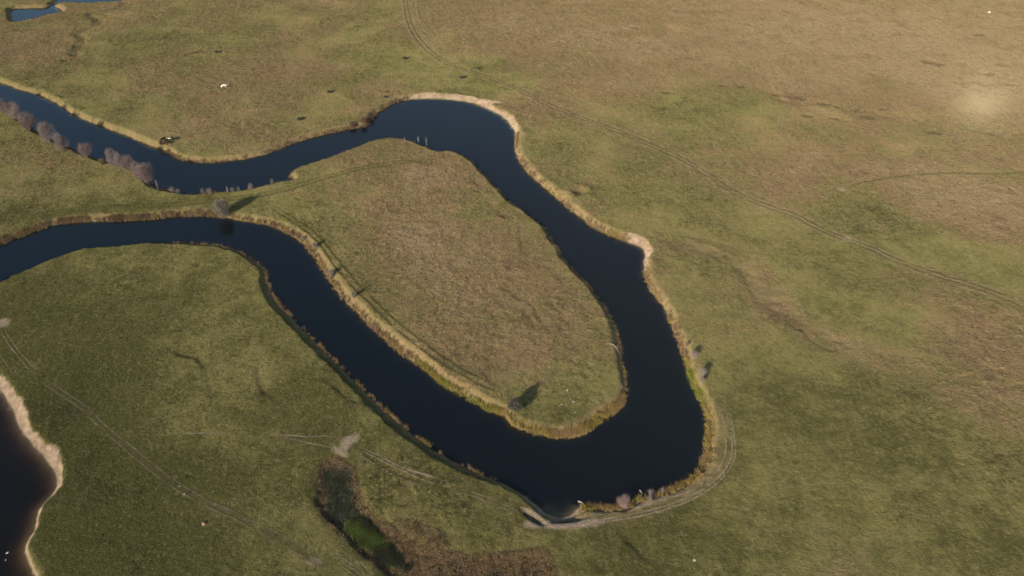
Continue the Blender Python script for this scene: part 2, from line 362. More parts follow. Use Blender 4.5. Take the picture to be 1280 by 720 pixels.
# old scars: shallow one-sided scarps, the low side on the right of travel
def scar(pts, depth, width, barek=0.6, right=1, brk=0.35):
    global H, bare
    P = path(pts, LAND, 1.0)
    T = np.gradient(P, axis=0); T /= np.linalg.norm(T, axis=1)[:, None]; a_ = np.arange(len(P)) * 1.0
    P = P + np.stack([-T[:, 1], T[:, 0]], 1) * (fbm(a_, a_ * 0 + depth * 10, 7, 3, .6) * 1.5)[:, None]
    D, I, S = dist_field(P, False, width * 4)
    s = D * S * right + n_edge2 * .35
    m = sst(n_edge + fbm(XX, YY, 9, 2), -brk - .3, .3)
    endf = sst(np.minimum(I, len(P) - 2 - I).astype(float), -1, 4)
    d = np.where(s > 0, sst(s, 0, .6) * sst(s, width * 3.5, width * .5), 0) * (D < width * 4)
    H = H - depth * d * m * endf
    bare = np.maximum(bare, barek * m * endf * sst(np.abs(s - .3), .75, .2) * (D < 4))
scar([(815,296),(845,307),(868,314),(885,320),(905,328),(922,338),(930,350),(936,362),(948,378),(970,395),(1000,415),(1030,437),(1060,446)], .18, 4.0, .12, -1, .1)
scar([(180,432),(195,436),(212,437),(222,444),(238,450),(250,462),(258,470)], .28, 1.0, .65, -1, .15)
scar([(308,450),(318,466),(324,480),(336,500),(344,508)], .22, 1.0, .6, -1, .0)
scar([(392,468),(410,480),(428,493),(446,510),(470,524)], .22, 1.2, .4, -1, .1)
scar([(285,445),(300,455),(322,462)], .15, 1.2, .5, -1, .0)
scar([(318,512),(326,524),(334,536)], .15, 1.0, .5, -1, .0)
scar([(258,478),(262,500),(258,520),(262,535)], .15, 1.2, .4, -1, .0)
scar([(135,380),(160,370),(170,362)], .12, 1.2, .35, 1, .1)
bare = np.maximum(bare, .45 * sst(fbm(XX + 400, YY, 16, 3), .25, .6) * sst(fbm(XX, YY + 77, 2.2, 3, .6), -.05, .35) * (YY < 190) * (XX < 10) * (shore > 4))
scar([(395,590),(394,612),(402,640),(420,662),(446,686),(472,706),(500,730)], .3, .8, .9, -1, 1.5)
scar([(955,112),(1000,124),(1030,131),(1080,137),(1110,141),(1160,152),(1220,161),(1290,168)], .6, 2.5, .7, 1, 0.0)
scar([(1150,72),(1210,80),(1240,92),(1275,98)], .6, 2.2, .6, 1, 0.0)
scar([(225,70),(240,66),(256,62),(275,66),(282,66)], .6, 1.5, .9, 1, 0.2)
scar([(770,655),(778,672),(795,690),(815,705),(830,720)], .35, 2.0, .1, -1, .9)
scar([(735,702),(742,706),(752,716),(760,730)], .3, 1.5, .1, -1, .9)
scar([(362,226),(375,221),(400,212),(430,204),(470,197)], .18, 1.0, .12, 1, .1)
swp = path([(812,294),(835,298),(865,303),(895,311),(920,320),(940,334),(950,352),(960,372),(985,390),(1012,408),(1045,425),(1085,440),(1125,455)], LAND, 1.5)
Ds, Is, _ = dist_field(swp, False, 16); swale = sst(Ds + n_edge * 2.0, 8.5, 1.0) * sst(Is.astype(float), -3, 12); H -= .35 * swale
# erosion hollows, gully
scar([(590,212),(605,232),(622,255),(640,276),(655,300),(668,318)], .4, 1.4, .55, 1, .1)
scar([(648,335),(658,352),(665,372),(680,395),(692,412)], .3, 1.6, .4, 1, .2)
scar([(690,345),(700,370),(712,395),(722,420),(726,445)], .22, 1.6, .3, 1, .1)
scar([(330,215),(300,205)], .1, 1, .1)
scar([(1170,400),(1195,418),(1215,432),(1250,440)], .3, 1.6, .5, 1, .1)
scar([(1180,440),(1192,450),(1205,455)], .3, 1.4, .5, 1, .3)
for (px, py, w_) in ((970,118,3),(993,122,4),(1001,124,3),(1028,130,4),(1050,134,3),(1074,138,4),(1104,137,3),(1086,147,5),(1042,148,4),(1167,80,6),(1225,44,5),(1238,93,4),(1160,77,4),(1110,146,3),(1214,162,3),(836,116,3),(905,108,3),(925,109,3),(1008,145,3),(640,110,0),(1265,107,4),(1170,166,5),(1240,166,5),(792,35,3),(680,3,3)):
    if w_: q_ = blob(px, py, w_ * .75, w_ * .33, R(-12)) + n_edge * .55 + n_edge2 * .3; bare = np.maximum(bare, .8 * sst(q_, 1.1, .5)); H -= .3 * sst(q_, 1.1, .4)
hb = blob(724, 240, 3.4, 3.4); H += .35 * np.exp(-((hb - 1.0) / .35) ** 2) - .5 * sst(hb, .8, .2)
bare = np.maximum(bare, .9 * sst(blob(720, 241, .8, 1.2), 1.2, .6))  # shaded inner wall of the crater, painted dark through the bare mask
hb = blob(402, 6, 12, 9); H -= .9 * sst(hb, 1.1, .4)
bare = np.maximum(bare, .6 * sst(blob(408, 6.5, 3.5, 1.6), 1.1, .5))  # shade in the far bowl, also painted dark
gul = path([(156,2),(149,8),(135,12),(113,16),(121,24),(124,29),(108,35),(97,41),(104,50),(98,58),(92,64),(95,70),(84,74)], LAND, 1.5)
Dq, Iq, Sq = dist_field(gul, False, 8); H -= .6 * sst(Dq + n_edge * 1.4 + n_edge2 * .5, 3.0, .5)
bare = np.maximum(bare, .5 * sst(Dq + n_edge * 1.8, 1.6, .3) * sst(Iq.astype(float), -1, 4))
for (px, py, s_) in ((447,315.5,1.0),(573,442.5,.9),(733,469,.9),(246,330,1.0),(1028,462,.5),(1080,120,0)):
    if s_: bare = np.maximum(bare, .75 * sst(blob(px, py, s_ * 1.1, s_) + n_edge2 * .4, 1.1, .4)); H -= .25 * sst(blob(px, py, s_ * 1.2), 1.2, .2)
# dryness survey: (x, y, value), plus a painted-in light gradient, blended by inverse distance on the plain
DRY = [(50,60,.8),(150,50,.2),(140,30,.65),(250,90,.65),(330,30,.55),(420,40,.5),(450,38,.2),(480,75,.1),(350,100,.7),(250,150,.65),(300,180,.75),(120,110,.35),(100,130,.2),(600,100,.15),(560,85,.15),(580,40,.75),(640,30,.85),(700,60,.8),(800,60,.9),(900,50,.85),(1000,40,.95),(1150,60,1),(1250,20,.75),(1200,100,1),(850,130,.05),(920,140,0),(880,150,.05),(750,110,.7),(780,105,.9),(700,120,.5),(1000,90,.95),(1050,160,.55),(1120,180,.4),(1250,180,.6),(1000,170,.2),(1000,205,.95),(1050,195,.9),(960,220,.85),(930,180,.2),(1150,230,.95),(1220,240,1),(1260,280,.9),(1200,270,.95),(1100,280,.15),(1050,315,0),(980,310,.2),(1130,300,.1),(1240,330,.05),(1200,320,.15),(800,240,.1),(750,200,.4),(700,200,.35),(680,190,.1),(820,260,.25),(900,280,.25),(860,220,.55),(900,370,.45),(880,400,.25),(950,450,.1),(1000,370,.05),(1100,390,.25),(1200,420,.85),(1240,460,.8),(1180,450,.65),(1060,440,.4),(1280,520,.85),(1020,480,.05),(960,520,.05),(900,560,.1),(1000,560,.2),(1100,560,.15),(1100,620,.6),(1200,640,.2),(1050,690,.5),(1240,600,.35),(850,660,.05),(750,680,.05),(950,650,.2),
 (400,240,.45),(450,220,.5),(520,190,.4),(540,230,.9),(500,280,.85),(540,290,.9),(600,330,.9),(560,350,.8),(610,380,.85),(650,380,.8),(680,420,.8),(650,440,.75),(600,450,.75),(700,400,.5),(720,480,.25),(740,440,.35),(650,330,.5),(620,260,.25),(660,300,.45),(400,280,.2),(430,300,.35),(360,260,.15),(690,520,.1),(620,490,.15),(200,240,.4),(100,230,.65),(50,210,.7),(180,255,.1),(100,270,.05),(30,270,.05),(250,255,.1),(120,200,.3),
 (100,330,.1),(200,330,.1),(250,380,.2),(180,390,.2),(60,400,0),(50,370,.1),(120,440,0),(300,420,.25),(280,460,.45),(380,480,0),(420,540,0),(350,520,0),(220,500,.2),(230,520,.45),(60,520,-.45),(100,560,-.45),(70,480,-.3),(150,600,-.25),(120,640,-.3),(150,690,.0),(250,650,.05),(330,640,.3),(300,700,.15),(300,580,.2),(470,620,.1),(540,640,.25),(600,650,.1),(500,560,0),(560,600,0),(380,620,.25),(400,690,.1)]
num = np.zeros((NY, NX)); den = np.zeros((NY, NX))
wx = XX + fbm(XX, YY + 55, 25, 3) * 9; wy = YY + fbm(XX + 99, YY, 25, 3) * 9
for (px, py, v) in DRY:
    c = at(px, py, LAND); s = 5 + 0.035 * c[1]; v = v + .20 * (1 - v) * float(sst(c[1], 150, 260)) - .04 * float(sst(c[1], 150, 95))  # far lighter, near darker: view-angle brightness painted into the dryness
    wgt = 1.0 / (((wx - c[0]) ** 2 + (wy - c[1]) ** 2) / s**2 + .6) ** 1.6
    pen = 1.0 if (370 < px < 745 and 200 < py < 500) else 0.0; v = min(1.08, v + .14 * pen + (.05 * (1 - pen) if px > 640 and py < 470 else 0) - (.20 if px < 400 and py > 330 else 0) - (.10 if px < 350 and py < 330 else 0) - (.08 if px > 640 and py > 600 else 0)); num += wgt * v; den += wgt  # peninsula is tanner; right lighter, left darker paints in the sun-angle brightness
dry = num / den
dry = dry + .17 * fbm(XX + 500, YY - 60, 24, 4, .6) + .10 * fbm(XX - 40, YY + 210, 9, 3, .6)
dry = dry + swale * .25
tan = np.maximum(tan, .85 * swale * sst(n_edge, -.6, .5))
rough = np.clip(.25 + .75 * sst(dry + fbm(XX, YY, 14, 3) * .5, .1, .75), 0, 1)
rough = np.maximum(rough, .8 * sst(blob(520, 600, 18, 12) + n_edge * .5, 1.3, .3))
rough *= (1 - .8 * sand) * (1 - .6 * tan)
rough = np.maximum(rough, rust * .8)
# tussock relief
H += (shore > .8) * rough * (fbm(XX, YY, 3.2, 3, .6) * .15 + np.maximum(0, fbm(XX + 9, YY + 5, 1.5, 2, .6)) * .34)
H += (shore > .8) * (1 - rough) * fbm(XX + 60, YY, 2.2, 3, .6) * .07
H += (shore > .3) * tan * fbm(XX + 20, YY, 1.8, 3, .6) * .30
H += (shore > .3) * sand * fbm(XX + 25, YY, 2.4, 3, .6) * .22
H = np.where((shore > .3) & (H < .12), .12, H)
def height(x, y):
    i = np.clip(np.searchsorted(GX, x) - 1, 0, NX - 2); j = np.clip(np.searchsorted(GY, y) - 1, 0, NY - 2)
    fx = (x - GX[i]) / (GX[i + 1] - GX[i]); fy = (y - GY[j]) / (GY[j + 1] - GY[j])
    return (H[j, i] * (1 - fx) + H[j, i + 1] * fx) * (1 - fy) + (H[j + 1, i] * (1 - fx) + H[j + 1, i + 1] * fx) * fy
def field(Fd, x, y):
    i = np.clip(np.searchsorted(GX, x), 0, NX - 1); j = np.clip(np.searchsorted(GY, y), 0, NY - 1); return Fd[j, i]

gm = ground_material()
idx = np.arange(NX * NY).reshape(NY, NX)
Q = np.stack([idx[:-1, :-1], idx[:-1, 1:], idx[1:, 1:], idx[1:, :-1]], -1).reshape(-1, 4)
VV = np.stack([XX, YY, H], -1).reshape(-1, 3)
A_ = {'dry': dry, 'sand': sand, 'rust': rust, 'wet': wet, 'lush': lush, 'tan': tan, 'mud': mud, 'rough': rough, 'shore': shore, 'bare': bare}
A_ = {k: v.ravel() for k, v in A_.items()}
qa = lambda k: A_[k][Q].mean(1)
cls = np.zeros(len(Q), int)
cls[qa('rust') + qa('wet') + qa('lush') > .75] = 3
cls[qa('sand') > .5] = 1
cls[qa('shore') < -.35] = 2
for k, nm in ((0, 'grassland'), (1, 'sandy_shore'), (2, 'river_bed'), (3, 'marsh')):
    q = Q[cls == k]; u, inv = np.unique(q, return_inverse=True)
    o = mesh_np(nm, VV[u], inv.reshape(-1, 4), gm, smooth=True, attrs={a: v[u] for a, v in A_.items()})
    tag(o, kind='structure')

# ------------------------------------------------------------------ water
def water(name, key, mat, depth=6.0, step=1.5):
    ins, D = wet_masks[key]
    src = {'river': river, 'pond': pond, 'lake': lake}[key]
    lo = src.min(0) - 6; hi = src.max(0) + 6
    gx = np.arange(lo[0], hi[0], step); gy = np.arange(lo[1], hi[1], step)
    x, y = np.meshgrid(gx, gy)
    m = field(ins | (D < 1.9), x, y)
    f = m[:-1, :-1] & m[1:, :-1] & m[:-1, 1:] & m[1:, 1:]
    n = x.size; ii = np.arange(n).reshape(x.shape)
    top = np.stack([ii[:-1, :-1], ii[:-1, 1:], ii[1:, 1:], ii[1:, :-1]], -1)[f]
    bot = top[:, ::-1] + n
    e = np.concatenate([top[:, [0, 1]], top[:, [1, 2]], top[:, [2, 3]], top[:, [3, 0]]])
    key_ = e.min(1) * n + e.max(1); _, first, cnt = np.unique(key_, return_index=True, return_counts=True)
    be = e[first[cnt == 1]]
    wall = np.stack([be[:, 1], be[:, 0], be[:, 0] + n, be[:, 1] + n], -1)
    V = np.concatenate([np.stack([x.ravel(), y.ravel(), np.zeros(n)], 1), np.stack([x.ravel(), y.ravel(), np.full(n, -depth)], 1)])
    Fq = np.concatenate([top, bot, wall]); u, inv = np.unique(Fq, return_inverse=True)
    return tag(mesh_np(name, V[u], inv.reshape(-1, 4), mat), kind='structure')
wm = water_material('river_water', (0.007, 0.019, 0.032), 2.4, (0.44, 0.42, 0.30))
pm = water_material('pond_water', (0.020, 0.018, 0.015), 1.5, (0.44, 0.30, 0.14))
water('river', 'river', wm); water('pond', 'pond', pm); water('lake', 'lake', wm)

def haze():
    g = G('haze_air'); v = g.node('ShaderNodeVolumePrincipled')
    v.inputs['Color'].default_value = (1.0, 0.93, 0.66, 1); v.inputs['Density'].default_value = HAZE_D; v.inputs['Anisotropy'].default_value = HAZE_G
    # narrow back-scatter lobe of the droplets: the glow round the point opposite the sun
    v2 = g.node('ShaderNodeVolumePrincipled')
    v2.inputs['Color'].default_value = (1.0, 0.93, 0.60, 1); v2.inputs['Density'].default_value = 4.0e-7; v2.inputs['Anisotropy'].default_value = -0.976
    ad = g.node('ShaderNodeAddShader'); g.l.new(v.outputs[0], ad.inputs[0]); g.l.new(v2.outputs[0], ad.inputs[1])
    m = g.out(None, ad.outputs[0])
    x0, x1, y0, y1, z0, z1 = -6600.0, 6600.0, -2600.0, 9100.0, -8.0, 126.0
    V = [(x, y, z) for z in (z0, z1) for y in (y0, y1) for x in (x0, x1)]
    F = [(0, 2, 3, 1), (4, 5, 7, 6), (0, 1, 5, 4), (2, 6, 7, 3), (0, 4, 6, 2), (1, 3, 7, 5)]
    tag(mesh_np('haze', V, F, m), 'thin even haze in the low sun over the plain', 'haze', kind='stuff')
haze()
# ------------------------------------------------------------------ tracks: worn wheel ruts lying on the grass
def track_material(name, col, col2, strength):
    g = G(name)
    e = g.attr('edge'); al = g.rng(e, 0.0, 0.7)
    br = g.noise(0.2, 4, 0.7, lo=0.30, hi=0.50); br2 = g.noise(1.2, 4, 0.7, off=20, lo=0.2, hi=0.5)
    a = g.math('MULTIPLY', g.math('MULTIPLY', al, br), g.math('MULTIPLY', br2, strength))
    a = g.math('MULTIPLY', a, g.attr('fade'))
    c = g.mix(g.noise(0.9, 5, 0.7, lo=0.35, hi=0.65), col, col2)
    d = g.diffuse(c, 1.0); t = g.node('ShaderNodeBsdfTransparent'); m = g.node('ShaderNodeMixShader')
    g.l.new(a, m.inputs[0]); g.l.new(t.outputs[0], m.inputs[1]); g.l.new(d, m.inputs[2])
    return g.out(m.outputs[0])
t_pale = track_material('track_pale_dirt', (0.20, 0.16, 0.11), (0.32, 0.26, 0.19), 0.66)
t_straw = track_material('track_flattened_straw', (0.23, 0.19, 0.11), (0.31, 0.25, 0.15), 0.38)
t_green = track_material('track_dark_green', (0.050, 0.052, 0.020), (0.085, 0.082, 0.03), 0.65)
t_brown = track_material('track_brown_rut', (0.080, 0.055, 0.030), (0.12, 0.085, 0.048), 0.5)
t_faint = track_material('track_faint_straw', (0.14, 0.12, 0.065), (0.21, 0.175, 0.10), 0.8)
t_faint2 = track_material('track_worn_grass', (0.105, 0.095, 0.045), (0.13, 0.115, 0.06), 0.4)
t_olive = track_material('path_mown_green', (0.085, 0.085, 0.033), (0.12, 0.115, 0.045), 0.45)
def ribbons(name, lines, mat):
    """lines: (points, side offset, half width); every line is a rut of the same track"""
    Vs, Fs, Es, Fd = [], [], [], []; base = 0
    for (pts, off, hw) in lines:
        P = path(pts, LAND, 0.6); T = np.gradient(P, axis=0); T /= np.linalg.norm(T, axis=1)[:, None] + 1e-9
        N = np.stack([-T[:, 1], T[:, 0]], 1)
        s = np.arange(len(P)) * .6; wob = fbm(s, s * 0 + off * 7, 9, 2) * .35 + fbm(s + 50, s * 0 + off, 2.5, 2) * .08
        P = P + N * (off + wob)[:, None]
        k = np.array([-1, -.5, 0, .5, 1.0]); ev = np.array([0, .6, 1, .6, 0])
        W = hw * (1 + .35 * fbm(s, s * 0 + 3 + off, 3, 2))
        X = P[:, None, 0] + N[:, None, 0] * k[None] * W[:, None]; Y = P[:, None, 1] + N[:, None, 1] * k[None] * W[:, None]
        ok = field(shore, X[:, 2], Y[:, 2]) > .5
        Z = height(X, Y) + .035
        n = len(P); ii = np.arange(n * 5).reshape(n, 5) + base
        f = np.stack([ii[:-1, :-1], ii[1:, :-1], ii[1:, 1:], ii[:-1, 1:]], -1)
        f = f[ok[:-1] & ok[1:]]
        Vs.append(np.stack([X, Y, Z], -1).reshape(-1, 3)); Fs.append(f.reshape(-1, 4)); Es.append(np.tile(ev, n))
        fd = np.minimum(np.arange(n), np.arange(n)[::-1]) / 12.0; Fd.append(np.repeat(np.clip(fd, 0, 1), 5)); base += n * 5
    return tag(mesh_np(name, np.vstack(Vs), np.vstack(Fs), mat, attrs={'edge': np.concatenate(Es), 'fade': np.concatenate(Fd)}), kind='structure')
T1 = [(505,-12),(508,10),(512,28),(520,44),(533,60),(555,77),(580,87),(610,97),(640,108),(680,128),(720,145),(760,160),(810,180),(850,198),(890,222),(920,241),(960,258),(992,268),(1025,285),(1060,299),(1090,310),(1120,324),(1165,341),(1225,360),(1290,384)]
ribbons('field_track', [(T1, .85, .42), (T1, -.85, .42)], t_brown)
ribbons('field_track', [(T1, 0, .45), (T1, 1.9, .5), (T1, -1.9, .4)], t_straw)
T1b = [(516,-10),(518,10),(523,28),(536,48),(552,62)]
ribbons('field_track', [(T1b, .8, .4), (T1b, -.8, .4)], t_straw)
T2 = [(1056,235),(1075,228),(1110,222),(1150,218),(1200,216),(1290,217)]
ribbons('footpath', [(T2, 0, .9)], t_olive)
T3 = [(340,258),(356,268),(375,281),(390,292),(403,305),(420,329),(434,345),(447,360),(470,382),(495,406),(520,427),(545,445),(570,461),(600,478),(628,488)]
ribbons('field_track', [(T3, .8, .45), (T3, -.8, .45)], t_green)
T3b = [(0,285),(50,270),(100,263),(160,260),(230,256),(290,250),(340,243),(400,226),(450,213),(500,205),(550,203)]
ribbons('footpath', [(T3b, 0, 1.0), (T3b, 1.8, .6)], t_olive)
T4 = [(700,655),(735,648),(762,643),(795,637),(830,628),(862,616),(884,602),(900,587),(908,570),(909,550),(905,525),(898,500)]
ribbons('dirt_track', [(T4, .35, .24), (T4, -.75, .24), (T4, -1.5, .18)], t_pale)
T4o = [(720,657),(762,650),(800,644),(835,636),(865,625),(885,612)]
ribbons('dirt_track', [(T4o, 0, .22), (T4[:6], .9, .5)], t_pale)
ribbons('dirt_track', [([(660,654),(690,657),(720,656),(745,651)], .3, .4), ([(655,641),(662,646),(670,652),(690,655)], 0, .35), ([(632,631),(645,637),(660,643)], 0, .25)], t_pale)
T5 = [(432,556),(446,556),(470,567),(500,582),(535,596),(575,609)]
ribbons('dirt_track', [(T5, 0, .3), (T5, -.9, .2)], t_pale)
T5b = [(436,561),(450,567),(466,578),(484,589),(507,600),(540,612)]
ribbons('dirt_track', [(T5b, 0, .25)], t_pale)
ribbons('dirt_track', [([(436,559),(452,564),(472,582),(492,592),(515,602),(545,608)], 0, .5)], t_green)
T5c = [(565,612),(585,614),(607,622),(630,632),(652,640)]
ribbons('dirt_track', [(T5c, .35, .25), (T5c, -.6, .22)], t_pale)
ribbons('dirt_track', [([(434,551),(410,546),(380,546),(350,545),(320,546)], 0, .3), ([(430,567),(412,560),(395,556),(372,551),(345,548)], 0, .3),
        ([(440,553),(425,549),(412,548)], 0, .3), ([(438,566),(448,569),(456,571)], 0, .3), ([(434,571),(446,574),(453,575)], 0, .25), ([(420,556),(408,553),(398,553)], 0, .25)], t_pale)
ribbons('footpath', [([(335,546),(300,545),(265,543),(235,541),(205,535)], 0, .22)], t_pale)
T7 = [(1,404),(8,420),(20,437),(33,455),(50,472)]
ribbons('dirt_track', [(T7, .45, .16), (T7, -.5, .16), ([(-4,430),(6,452),(22,470)], 0, .18)], t_pale)
T7b = [(46,468),(65,483),(100,507),(130,535),(160,560),(190,584),(225,610),(255,628),(290,643),(325,661),(360,680),(395,700),(425,718)]
ribbons('dirt_track', [(T7b, .6, .22), (T7b, -.6, .2)], t_faint)
ribbons('dirt_track', [(T7b, 0, .9)], t_faint2)
ribbons('dirt_track', [([(225,610),(240,620),(262,631),(285,641),(310,653)], .3, .14)], t_pale)
T8 = [(402,686),(415,690),(430,697),(446,708),(462,722),(480,740)]
ribbons('dirt_track', [(T8, 0, .14), (T8, .9, .12), (T8, -.75, .16), (T8, -1.6, .12)], t_pale)
ribbons('footpath', [([(698,722),(710,714),(728,703)], 0, .18)], t_pale)
ribbons('footpath', [([(902,520),(906,500),(900,480),(893,468)], 0, .25)], t_straw)
ribbons('footpath', [([(86,577),(98,590),(108,600),(118,612)], 0, .14), ([(86,594),(100,598),(112,604)], 0, .16)], t_green)
ribbons('footpath', [([(50,90),(60,82),(72,77),(84,73)], 0, .6)], t_straw)
ribbons('footpath', [([(845,296),(880,300),(910,309),(930,322)], 0, 1.8)], t_olive)

# ------------------------------------------------------------------ blades, reeds, twigs
def blades(P, Dv, L, Wd, tint, sides=3, tipw=0.12):
    """tapered three-sided stems: base P (n,3), direction Dv unit, length L, width Wd"""
    n = len(P); Dv = Dv / (np.linalg.norm(Dv, axis=1)[:, None] + 1e-9)
    a = np.cross(Dv, np.tile([[.31, .17, .93]], (n, 1))); a /= np.linalg.norm(a, axis=1)[:, None] + 1e-9; b = np.cross(Dv, a)
    V = np.zeros((n, 6, 3))
    for k in range(3):
        t = 2 * math.pi * k / 3; o = a * math.cos(t) + b * math.sin(t)
        V[:, k] = P + o * (Wd / 2)[:, None]; V[:, 3 + k] = P + Dv * L[:, None] + o * (Wd * tipw / 2)[:, None]
    base = (np.arange(n) * 6)[:, None, None]
    F = (np.array([[0, 1, 4, 3], [1, 2, 5, 4], [2, 0, 3, 5]])[None] + base).reshape(-1, 4)
    return V.reshape(-1, 3), F, np.repeat(tint, 6)
reed_mat = tint_material('reeds', [(0.0, (0.085, 0.050, 0.030)), (0.2, (0.18, 0.105, 0.060)), (0.4, (0.37, 0.255, 0.155)), (0.6, (0.40, 0.275, 0.105)), (0.8, (0.36, 0.29, 0.07)), (1.0, (0.24, 0.28, 0.05))], transl=0.15)
# reed kinds: density per metre, depth of the belt, height, tint mean, tint spread
RK = {1: (3.0, .8, .7, .38, .16), 2: (4, 1.4, .8, .46, .15), 3: (8, 1.2, .7, .84, .12), 4: (8, 1.5, 1.0, .64, .12), 5: (10, .8, .95, .50, .14), 6: (8, 1.7, 1.1, .33, .20), 7: (3.5, .7, .6, .48, .16), 8: (3, .7, .7, .36, .14)}
seglen = np.linalg.norm(np.roll(river, -1, 0) - river, axis=1)
def reed_belt(name, label, sel, off0=-.25):
    P, D_, L_, W_, T_ = [], [], [], [], []
    for i in np.nonzero(sel)[0]:
        k = reedk[i]
        if k == 0: continue
        dens, dep, hh, tm, ts = RK[k]
        a, b = river[i], river[(i + 1) % len(river)]
        if not (-265 < a[0] < 265 and 60 < a[1] < 410): continue
        t = (b - a) / (np.linalg.norm(b - a) + 1e-9); nrm = np.array([-t[1], t[0]])
        m = a + nrm * .8
        out = nrm if field(shore, np.array([m[0]]), np.array([m[1]]))[0] > field(shore, np.array([a[0] - nrm[0] * .8]), np.array([a[1] - nrm[1] * .8]))[0] else -nrm
        nc = rng.poisson(dens * seglen[i] * (.25 + 2.2 * vnoise(np.array([i * .22]), np.array([k * 3.3]))[0] ** 1.7))
        for _ in range(nc):
            c = a + (b - a) * rng.random() + out * (off0 + dep * rng.random() ** 1.2)
            s_ = field(shore, c[:1], c[1:])[0]
            if s_ < -.45: continue
            nb = rng.integers(7, 13); ct = tm + ts * 1.2 * (vnoise(np.array([c[0] * .35]), np.array([c[1] * .35]))[0] * 2 - 1) + rng.normal(0, ts * .45); h = hh * (.55 + .7 * rng.random())
            q = c + rng.normal(0, .22, (nb, 2)); z = np.maximum(height(q[:, 0], q[:, 1]), -.1)
            P.append(np.column_stack([q, z])); d = np.column_stack([rng.normal(0, .35, (nb, 2)), np.ones(nb)]); D_.append(d)
            L_.append(h * (.6 + .5 * rng.random(nb))); W_.append(.07 + .09 * rng.random(nb)); T_.append(np.clip(ct + rng.normal(0, .05, nb), .0, 1))
    if not P: return
    V, F, T = blades(np.vstack(P), np.vstack(D_), np.concatenate(L_), np.concatenate(W_), np.concatenate(T_))
    return tag(mesh_np(name, V, F, reed_mat, attrs={'tint': T}), label, 'reeds', kind='stuff')
names = [s[0] for s in SEC]; sid = lambda *k: np.isin(river_sec, [i for i, s in enumerate(names) if s in k])
reed_belt('reeds', 'thin tan reeds along the far north bank of the upper channel', sid('A2'))
reed_belt('reeds', 'orange tan dry grass fringe on the right outer bank', sid('B1', 'B3', 'B4'))
reed_belt('reeds', 'golden bushy reeds round the bottom of the outer bend', sid('C1'))
reed_belt('reeds', 'narrow pinkish tan reed line below the shaded left bank', sid('D2', 'D3'), -.7)
reed_belt('reeds', 'rust brown and straw reeds on the upper bank of the left channel', sid('E1'))
reed_belt('reeds', 'tan and yellow green reeds down the left side of the peninsula', sid('E2', 'E3'))
reed_belt('reeds', 'golden reeds round the rounded tip of the peninsula', sid('E4', 'F1'))
reed_belt('reeds', 'sparse straw fringe on the right side of the peninsula', sid('F2'))
reed_belt('reeds', 'sparse grey brown fringe on the north edge of the peninsula', sid('G1', 'G2'))

def scatter(name, label, cat, n, test, nbr, hgt, wid, tintf, mat, spread=.25, lean=.5, region=((-260, 260), (62, 400))):
    x = rng.uniform(*region[0], n); y = rng.uniform(*region[1], n)
    k = test(x, y); x, y = x[k], y[k]; m = len(x)
    if m == 0: return
    t = tintf(x, y)
    X = np.repeat(x, nbr) + rng.normal(0, spread, m * nbr); Y = np.repeat(y, nbr) + rng.normal(0, spread, m * nbr)
    Z = height(X, Y) - .02
    Dv = np.column_stack([rng.normal(0, lean, (m * nbr, 2)), np.ones(m * nbr)])
    hs = np.repeat(.5 + rng.random(m), nbr)
    V, F, T = blades(np.column_stack([X, Y, Z]), Dv, hgt * hs * (.6 + .6 * rng.random(m * nbr)), wid * (.6 + .8 * rng.random(m * nbr)), np.clip(np.repeat(t, nbr) + rng.normal(0, .05, m * nbr), 0, 1))
    return tag(mesh_np(name, V, F, mat, attrs={'tint': T}), label, cat, kind='stuff')
tus_mat = tint_material('tussocks', [(0.0, (0.050, 0.055, 0.020)), (0.35, (0.115, 0.105, 0.040)), (0.6, (0.22, 0.165, 0.085)), (0.8, (0.27, 0.19, 0.10)), (1.0, (0.20, 0.12, 0.065))], transl=0.1)
inview = lambda x, y: np.abs(x) < 12 + .75 * y
dist_r = lambda x, y: fbm(x, y, 9, 3)
scatter('grass_tussocks', 'dead and green grass tussocks scattered over the meadow', 'grass', 190000,
        lambda x, y: inview(x, y) & (field(shore, x, y) > 2.5) & (field(sand, x, y) + field(mud, x, y) + field(wet, x, y) < .2) & (rng.random(len(x)) < field(rough, x, y) * (.35 + .65 * sst(dist_r(x, y), -.3, .3))),
        6, .20, .13, lambda x, y: np.clip(.12 + .72 * field(dry, x, y) + rng.normal(0, .10, len(x)), 0, 1), tus_mat, .2, .6)
scatter('marsh_reeds', 'rust brown reeds filling the silted old channel', 'reeds', 900000,
        lambda x, y: (field(rust, x, y) * (1 - field(wet, x, y)) > .45) & (rng.random(len(x)) < .35), 5, .4, .10,
        lambda x, y: np.clip(.20 + .2 * dist_r(x, y) + rng.normal(0, .08, len(x)), 0, 1), reed_mat, .25, .35)
green_mat = tint_material('marsh_green', [(0.0, (0.055, 0.062, 0.045)), (0.3, (0.085, 0.10, 0.05)), (0.55, (0.085, 0.108, 0.040)), (1.0, (0.175, 0.225, 0.06))], transl=0.2)
scatter('marsh_plants', 'bright green marsh plants in the lower end of the old channel', 'marsh plants', 1200000,
        lambda x, y: (field(lush, x, y) > .4) & (rng.random(len(x)) < .05 + .8 * sst(fbm(x, y, 2.4, 3, .6), -.25, .25)), 6, .45, .13,
        lambda x, y: np.clip(.62 + 1.5 * fbm(x, y, 2.0, 3) + rng.normal(0, .05, len(x)), 0, 1), green_mat, .3, .7, ((-60, 20), (60, 110)))
scatter('marsh_plants', 'dark waterlogged plants in the upper end of the old channel', 'marsh plants', 500000,
        lambda x, y: (field(wet, x, y) > .5) & (rng.random(len(x)) < .12), 6, .22, .12,
        lambda x, y: np.clip(.12 + .3 * np.maximum(0, fbm(x, y, 2.5, 3)) + rng.normal(0, .06, len(x)), 0, 1), green_mat, .3, .7, ((-60, 20), (60, 130)))

